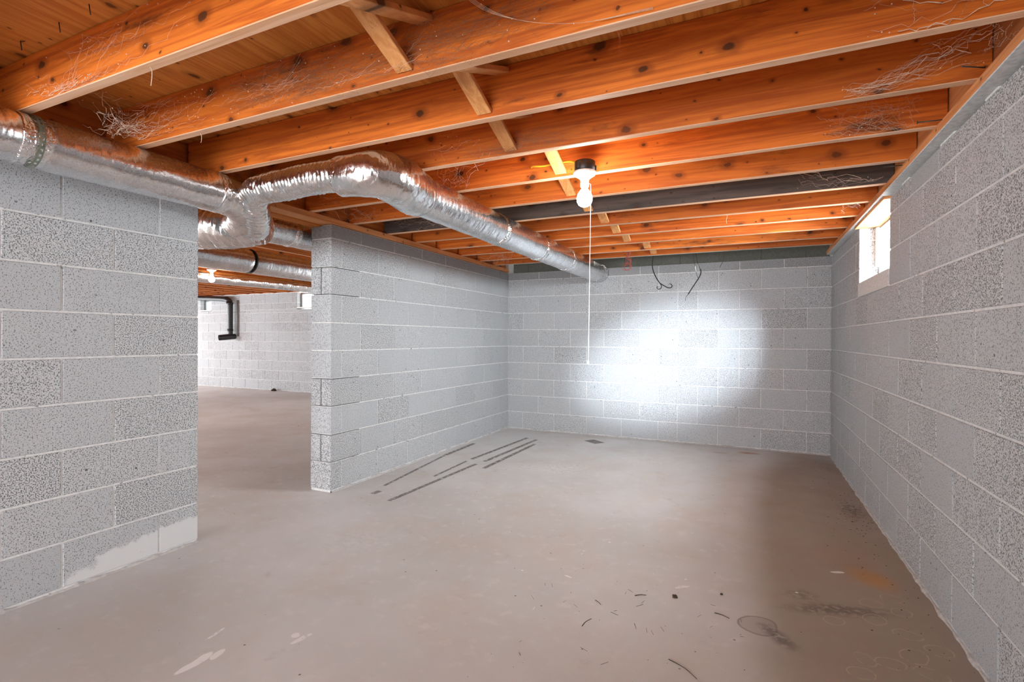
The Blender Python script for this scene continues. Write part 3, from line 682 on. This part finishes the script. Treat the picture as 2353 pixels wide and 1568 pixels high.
# ------------------------------------------------------------------ drain pipe in the adjoining room
dp = thing('drain_pipe', 'black drain pipe with an open stub on the far wall', 'pipe')
y_ = YF - .10
bm = bmesh.new(); tube(bm, catmull([(-9.2, y_, 2.03), (-8.2, y_, 1.985), (-7.75, y_, 1.955), (-7.63, y_, 1.93), (-7.58, y_, 1.86), (-7.575, y_, 1.75), (-7.575, y_, 1.45), (-7.575, y_, 1.16)], .03), .055, 16); obj('pipe_run', bm, M['pipe'], dp)
bm = bmesh.new(); tube(bm, [(-7.70, y_ - .005, 1.955), (-7.63, y_ - .005, 1.93), (-7.59, y_ - .005, 1.88)], .064, 16); obj('elbow', bm, M['pipe'], dp)
bm = bmesh.new(); tube(bm, [(-7.55, YF - .005, 1.135), (-7.60, y_ - .08, 1.12), (-7.64, y_ - .21, 1.105)], [.06, .064, .062], 16, cap=False)
tube(bm, [(-7.64, y_ - .21, 1.105), (-7.63, y_ - .18, 1.108)], [.062, .042], 16, cap=False); tube(bm, [(-7.63, y_ - .18, 1.108), (-7.605, y_ - .10, 1.117)], [.042, .038], 16); obj('open_stub', bm, M['pipe'], dp)
for z in (1.83, 1.25):
    bm = bmesh.new(); tube(bm, [(-7.575, y_, z), (-7.575, y_, z + .05)], .062, 16); obj('coupling', bm, M['pipe'], dp)
bm = bmesh.new(); tube(bm, [(-7.44, YF - .03, 1.93), (-7.44, YF - .03, 1.14)], .018, 10); obj('vent_line', bm, M['frame'], dp)

# ------------------------------------------------------------------ cobwebs
def strand(bm, a, b, r, rng, sag=.15, jit=.02, seg=9):
    a = Vector(a); b = Vector(b); L = (b - a).length; pts = []
    for i in range(seg + 1):
        t = i / seg; p = a.lerp(b, t); p.z -= sag * L * 4 * t * (1 - t) * .5
        if 0 < i < seg: p += Vector((rng.uniform(-1, 1), rng.uniform(-1, 1) * .5, rng.uniform(-1, 1))) * jit * L
        pts.append(p)
    rings = []
    d = (b - a).normalized() if L > 1e-6 else Vector((1, 0, 0)); u = d.orthogonal().normalized(); v = d.cross(u)
    for p in pts:
        k = r * rng.uniform(.6, 1.35); rings.append([bm.verts.new(p + u * k), bm.verts.new(p - u * k * .5 + v * k * .87), bm.verts.new(p - u * k * .5 - v * k * .87)])
    for i in range(seg):
        for k in range(3): bm.faces.new((rings[i][k], rings[i][(k + 1) % 3], rings[i + 1][(k + 1) % 3], rings[i + 1][k]))
    return pts
def web(label, region, n, r, seed, mat='web', sag=.2, jit=.04, heavy=0, dots=0, short=None):
    """region = list of small boxes (x0,x1,y0,y1,z0,z1) the strands stretch between"""
    rng = random.Random(seed); bm = bmesh.new(); nodes = []
    def pick():
        q = rng.choice(region); return Vector((rng.uniform(q[0], q[1]), rng.uniform(q[2], q[3]), rng.uniform(q[4], q[5])))
    for i in range(n):
        a = pick() if not nodes or rng.random() < .55 else rng.choice(nodes)
        b = pick()
        if short and (b - a).length > short: b = a + (b - a).normalized() * short * rng.uniform(.4, 1)
        nodes += strand(bm, a, b, r * (2.0 if i < heavy else rng.uniform(.5, 1.1)), rng, sag * rng.uniform(.1, 1), jit)
        nodes = nodes[-160:]
    for i in range(dots):
        p = pick(); s = rng.uniform(.0012, .0028); bmesh.ops.create_icosphere(bm, subdivisions=1, radius=s, matrix=Matrix.Translation(p))
    return tag(obj('cobweb', bm, M[mat]), label, 'cobweb', 'dusty cobwebs under the ceiling', 'stuff')
web('thick tangle of cobwebs beside the strapped duct on the left', [(.24, .50, -4.68, -4.45, 1.97, 2.10), (.26, .36, -4.55, -4.43, 1.97, 2.03), (.40, .70, -4.43, -4.40, 2.0, 2.15)], 85, .00045, 1, heavy=5, dots=30, jit=.08, sag=.4, short=.22)
web('fine dusty cobwebs across the nearest joist face at upper left', [(.25, 1.25, -4.815, -4.806, 1.99, 2.16), (.5, .75, -4.83, -4.80, 1.985, 2.0)], 55, .0003, 2, dots=35, jit=.06, heavy=2, short=.34)
web('broad brown sheet of cobweb clinging to the second joist', [(.8, 2.25, -4.43, -4.40, 1.99, 2.16)], 420, .0004, 3, 'web_dark', dots=0, short=.28, jit=.08)
web('white flecks and threads on the brown cobweb sheet', [(.6, 2.3, -4.44, -4.42, 1.98, 2.165)], 40, .0003, 4, dots=70, short=.2)
bm = bmesh.new(); rng = random.Random(17)
for k in range(4):
    P = catmull([(1.93 + .01 * k, -4.60, 2.17), (2.02, -4.52, 2.08 - .004 * k), (2.13, -4.45, 2.03), (2.30, -4.41, 2.00), (2.5, -4.40, 1.99 + .002 * k)], .03); tube(bm, P, .0004, 3)
tag(obj('cobweb', bm, M['web']), 'curved free edge of cobweb hanging between the first joists', 'cobweb', 'dusty cobwebs under the ceiling', 'stuff')
web('tangle of cobwebs in the upper right corner by the sill plate', [(3.22, 3.42, -3.70, -3.61, 2.0, 2.12), (3.02, 3.1, -3.65, -3.61, 1.99, 2.02), (3.36, 3.43, -3.9, -3.62, 1.99, 2.1)], 60, .0005, 5, heavy=6, dots=15, jit=.06, short=.26)
web('cobweb threads draped over the front joist at the upper right', [(3.0, 3.35, -4.03, -4.006, 1.98, 2.1)], 12, .0005, 6, heavy=3, dots=8, jit=.05)
web('reddish cobweb spread on the joist end beside two nails', [(2.98, 3.36, -3.225, -3.20, 1.99, 2.15)], 60, .0004, 7, dots=10, jit=.07)
web('grey cobweb mat beside the bridging strut', [(1.70, 2.12, -3.65, -3.612, 1.985, 2.10), (1.45, 1.75, -3.64, -3.612, 1.985, 2.05)], 150, .00038, 8, 'web_dark', dots=12, jit=.07, short=.25, heavy=2)
web('cobweb branching on the charcoal-stained joist', [(2.98, 3.08, -2.40, -2.37, 2.0, 2.14), (3.2, 3.4, -2.42, -2.37, 1.99, 2.02)], 16, .0007, 9, heavy=3, dots=8, jit=.07)
web('grey webs at the left end of the charcoal-stained joist', [(.02, .75, -2.40, -2.37, 2.0, 2.15)], 36, .0006, 10, dots=10, jit=.08, short=.3)
web('cobweb threads around the joist ends above the basement window', [(3.26, 3.42, -2.0, -1.6, 1.985, 2.08)], 22, .0007, 11, heavy=3, dots=10, jit=.08)
web('webs under the far end of the ceiling by the middle wall', [(.03, .5, -1.2, -.8, 1.985, 2.10), (.03, .4, -.75, -.45, 1.985, 2.05)], 34, .0006, 12, jit=.08)
web('sparse cobwebs above the elbow of the long duct', [(1.25, 1.65, -3.64, -3.612, 1.99, 2.12), (1.0, 1.3, -3.22, -3.2, 1.98, 2.05)], 24, .0004, 13, dots=8, jit=.05)
web('cobwebs between the joist ends at the opening', [(.02, .35, -3.24, -3.2, 1.985, 2.1), (.02, .3, -2.81, -2.78, 1.985, 2.1)], 26, .0005, 14, jit=.05)
for k, (x, y, lab) in enumerate(((.62, -4.37, 'short white dust thread under the second joist'), (.99, -4.78, 'long white dust thread under the first joist'), (2.58, -1.95, 'dust thread dangling past the window-side joists'))):
    bm = bmesh.new(); tube(bm, catmull([(x, y, 1.988), (x + .012, y, 1.975), (x + .006, y + .004, 1.955), (x + .008, y, 1.945 - .02 * (k > 0))], .006), .0012, 5); tag(obj('cobweb', bm, M['web']), lab, 'cobweb', 'dusty cobwebs under the ceiling', 'stuff')

# ------------------------------------------------------------------ litter on the floor
def twig(x, y, L, a, label, r=.0022, bend=.25):
    P = catmull([(x - L / 2 * math.cos(a), y - L / 2 * math.sin(a), r), (x - bend * L * .3 * math.sin(a), y + bend * L * .3 * math.cos(a), r * 1.3), (x + L / 2 * math.cos(a), y + L / 2 * math.sin(a), r)], .01)
    bm = bmesh.new(); tube(bm, P, [r * (1 - .5 * i / len(P)) for i in range(len(P))], 6); tag(obj('twig', bm, M['twig']), label, 'twig', 'twigs on the concrete floor')
twig(2.311, -3.515, .05, .5, 'short dark twig left of the dead leaf clump'); twig(2.641, -3.539, .06, -.35, 'stout dark twig lying near the ring-shaped stain')
twig(2.159, -3.821, .07, 1.3, 'thin bent twig in the middle of the front floor', .0016); twig(2.535, -3.957, .12, -.6, 'longest thin twig at the bottom edge of the view', .0016); twig(2.158, -3.653, .04, -.7, 'tiny twig between the bent twig and the paint chip', .0016)
def clump(name, x, y, s, mat, label, cat, seed):
    r = random.Random(seed); bm = bmesh.new(); bmesh.ops.create_icosphere(bm, subdivisions=2, radius=s)
    for v in bm.verts: v.co *= 1 + .55 * noise.noise(v.co * 90 + Vector((seed, 0, 0))); v.co.z = max(v.co.z * .6 + s * .45, 0.0)
    tag(obj(name, bm, M[mat], None, (x, y, 0.0002)), label, cat)
clump('dead_leaf', 2.449, -3.465, .011, 'leaf', 'crumpled dark leaf clump on the open floor', 'leaf', 3); clump('dead_leaf', 2.63, -3.354, .006, 'leaf', 'small curled brown leaf nearer the right wall', 'leaf', 5)
clump('rag', -6.25, 1.78, .05, 'leaf', 'small dark scrap at the foot of the far wall', 'scrap', 8)
r_ = random.Random(21); bm = bmesh.new()
def speck(x, y, s):
    k = len(bm.verts); bmesh.ops.create_icosphere(bm, subdivisions=1, radius=s, matrix=Matrix.Translation((x, y, s * .3)) @ Matrix.Diagonal((r_.uniform(.7, 1.8), r_.uniform(.6, 1.2), .45, 1)))
for i in range(150): speck(3.45 - abs(r_.gauss(0, .14)) - .015, r_.uniform(-4.6, -.1), r_.uniform(.0012, .0035))
for i in range(70): speck(3.36 + r_.gauss(0, .06), -1.95 + r_.gauss(0, .22), r_.uniform(.0015, .004))
for i in range(130): speck(r_.uniform(.3, 3.3), r_.uniform(-4.7, -.3), r_.uniform(.0007, .0017))
for i in range(40): speck(r_.uniform(1.9, 3.0), r_.uniform(-4.2, -3.3), r_.uniform(.0007, .0018))
for i in range(40): speck(r_.uniform(-6, -.3), r_.uniform(-3.5, 1.5), r_.uniform(.002, .005))
for i in range(26):
    x, y, a, L = r_.uniform(1.9, 2.8), r_.uniform(-4.2, -3.4), r_.uniform(0, 3), r_.uniform(.012, .04); tube(bm, [(x, y, .001), (x + L * math.cos(a), y + L * math.sin(a), .001)], .0006, 4)
tag(obj('floor_litter', bm, M['twig']), 'scattered dark specks and grit on the concrete floor', 'litter', kind='stuff')
bm = bmesh.new()
for i in range(60):
    x, y, a = r_.gauss(1.9, .8), r_.gauss(-2.2, .9), r_.uniform(0, 3); s = r_.uniform(.003, .008)
    vs = [bm.verts.new((x + s * r_.uniform(.5, 1.3) * math.cos(a + q), y + s * .6 * r_.uniform(.5, 1.3) * math.sin(a + q), .0009)) for q in (0, 1.2, 2.5, 3.6, 5.0)]
    bs = [bm.verts.new((v.co.x, v.co.y, .0001)) for v in vs]; bm.faces.new(vs)
    for q in range(5): bm.faces.new((vs[q], bs[q], bs[(q + 1) % 5], vs[(q + 1) % 5]))
tag(obj('paint_flakes', bm, M['chip']), 'scattered white paint flakes on the concrete floor', 'flakes', kind='stuff')
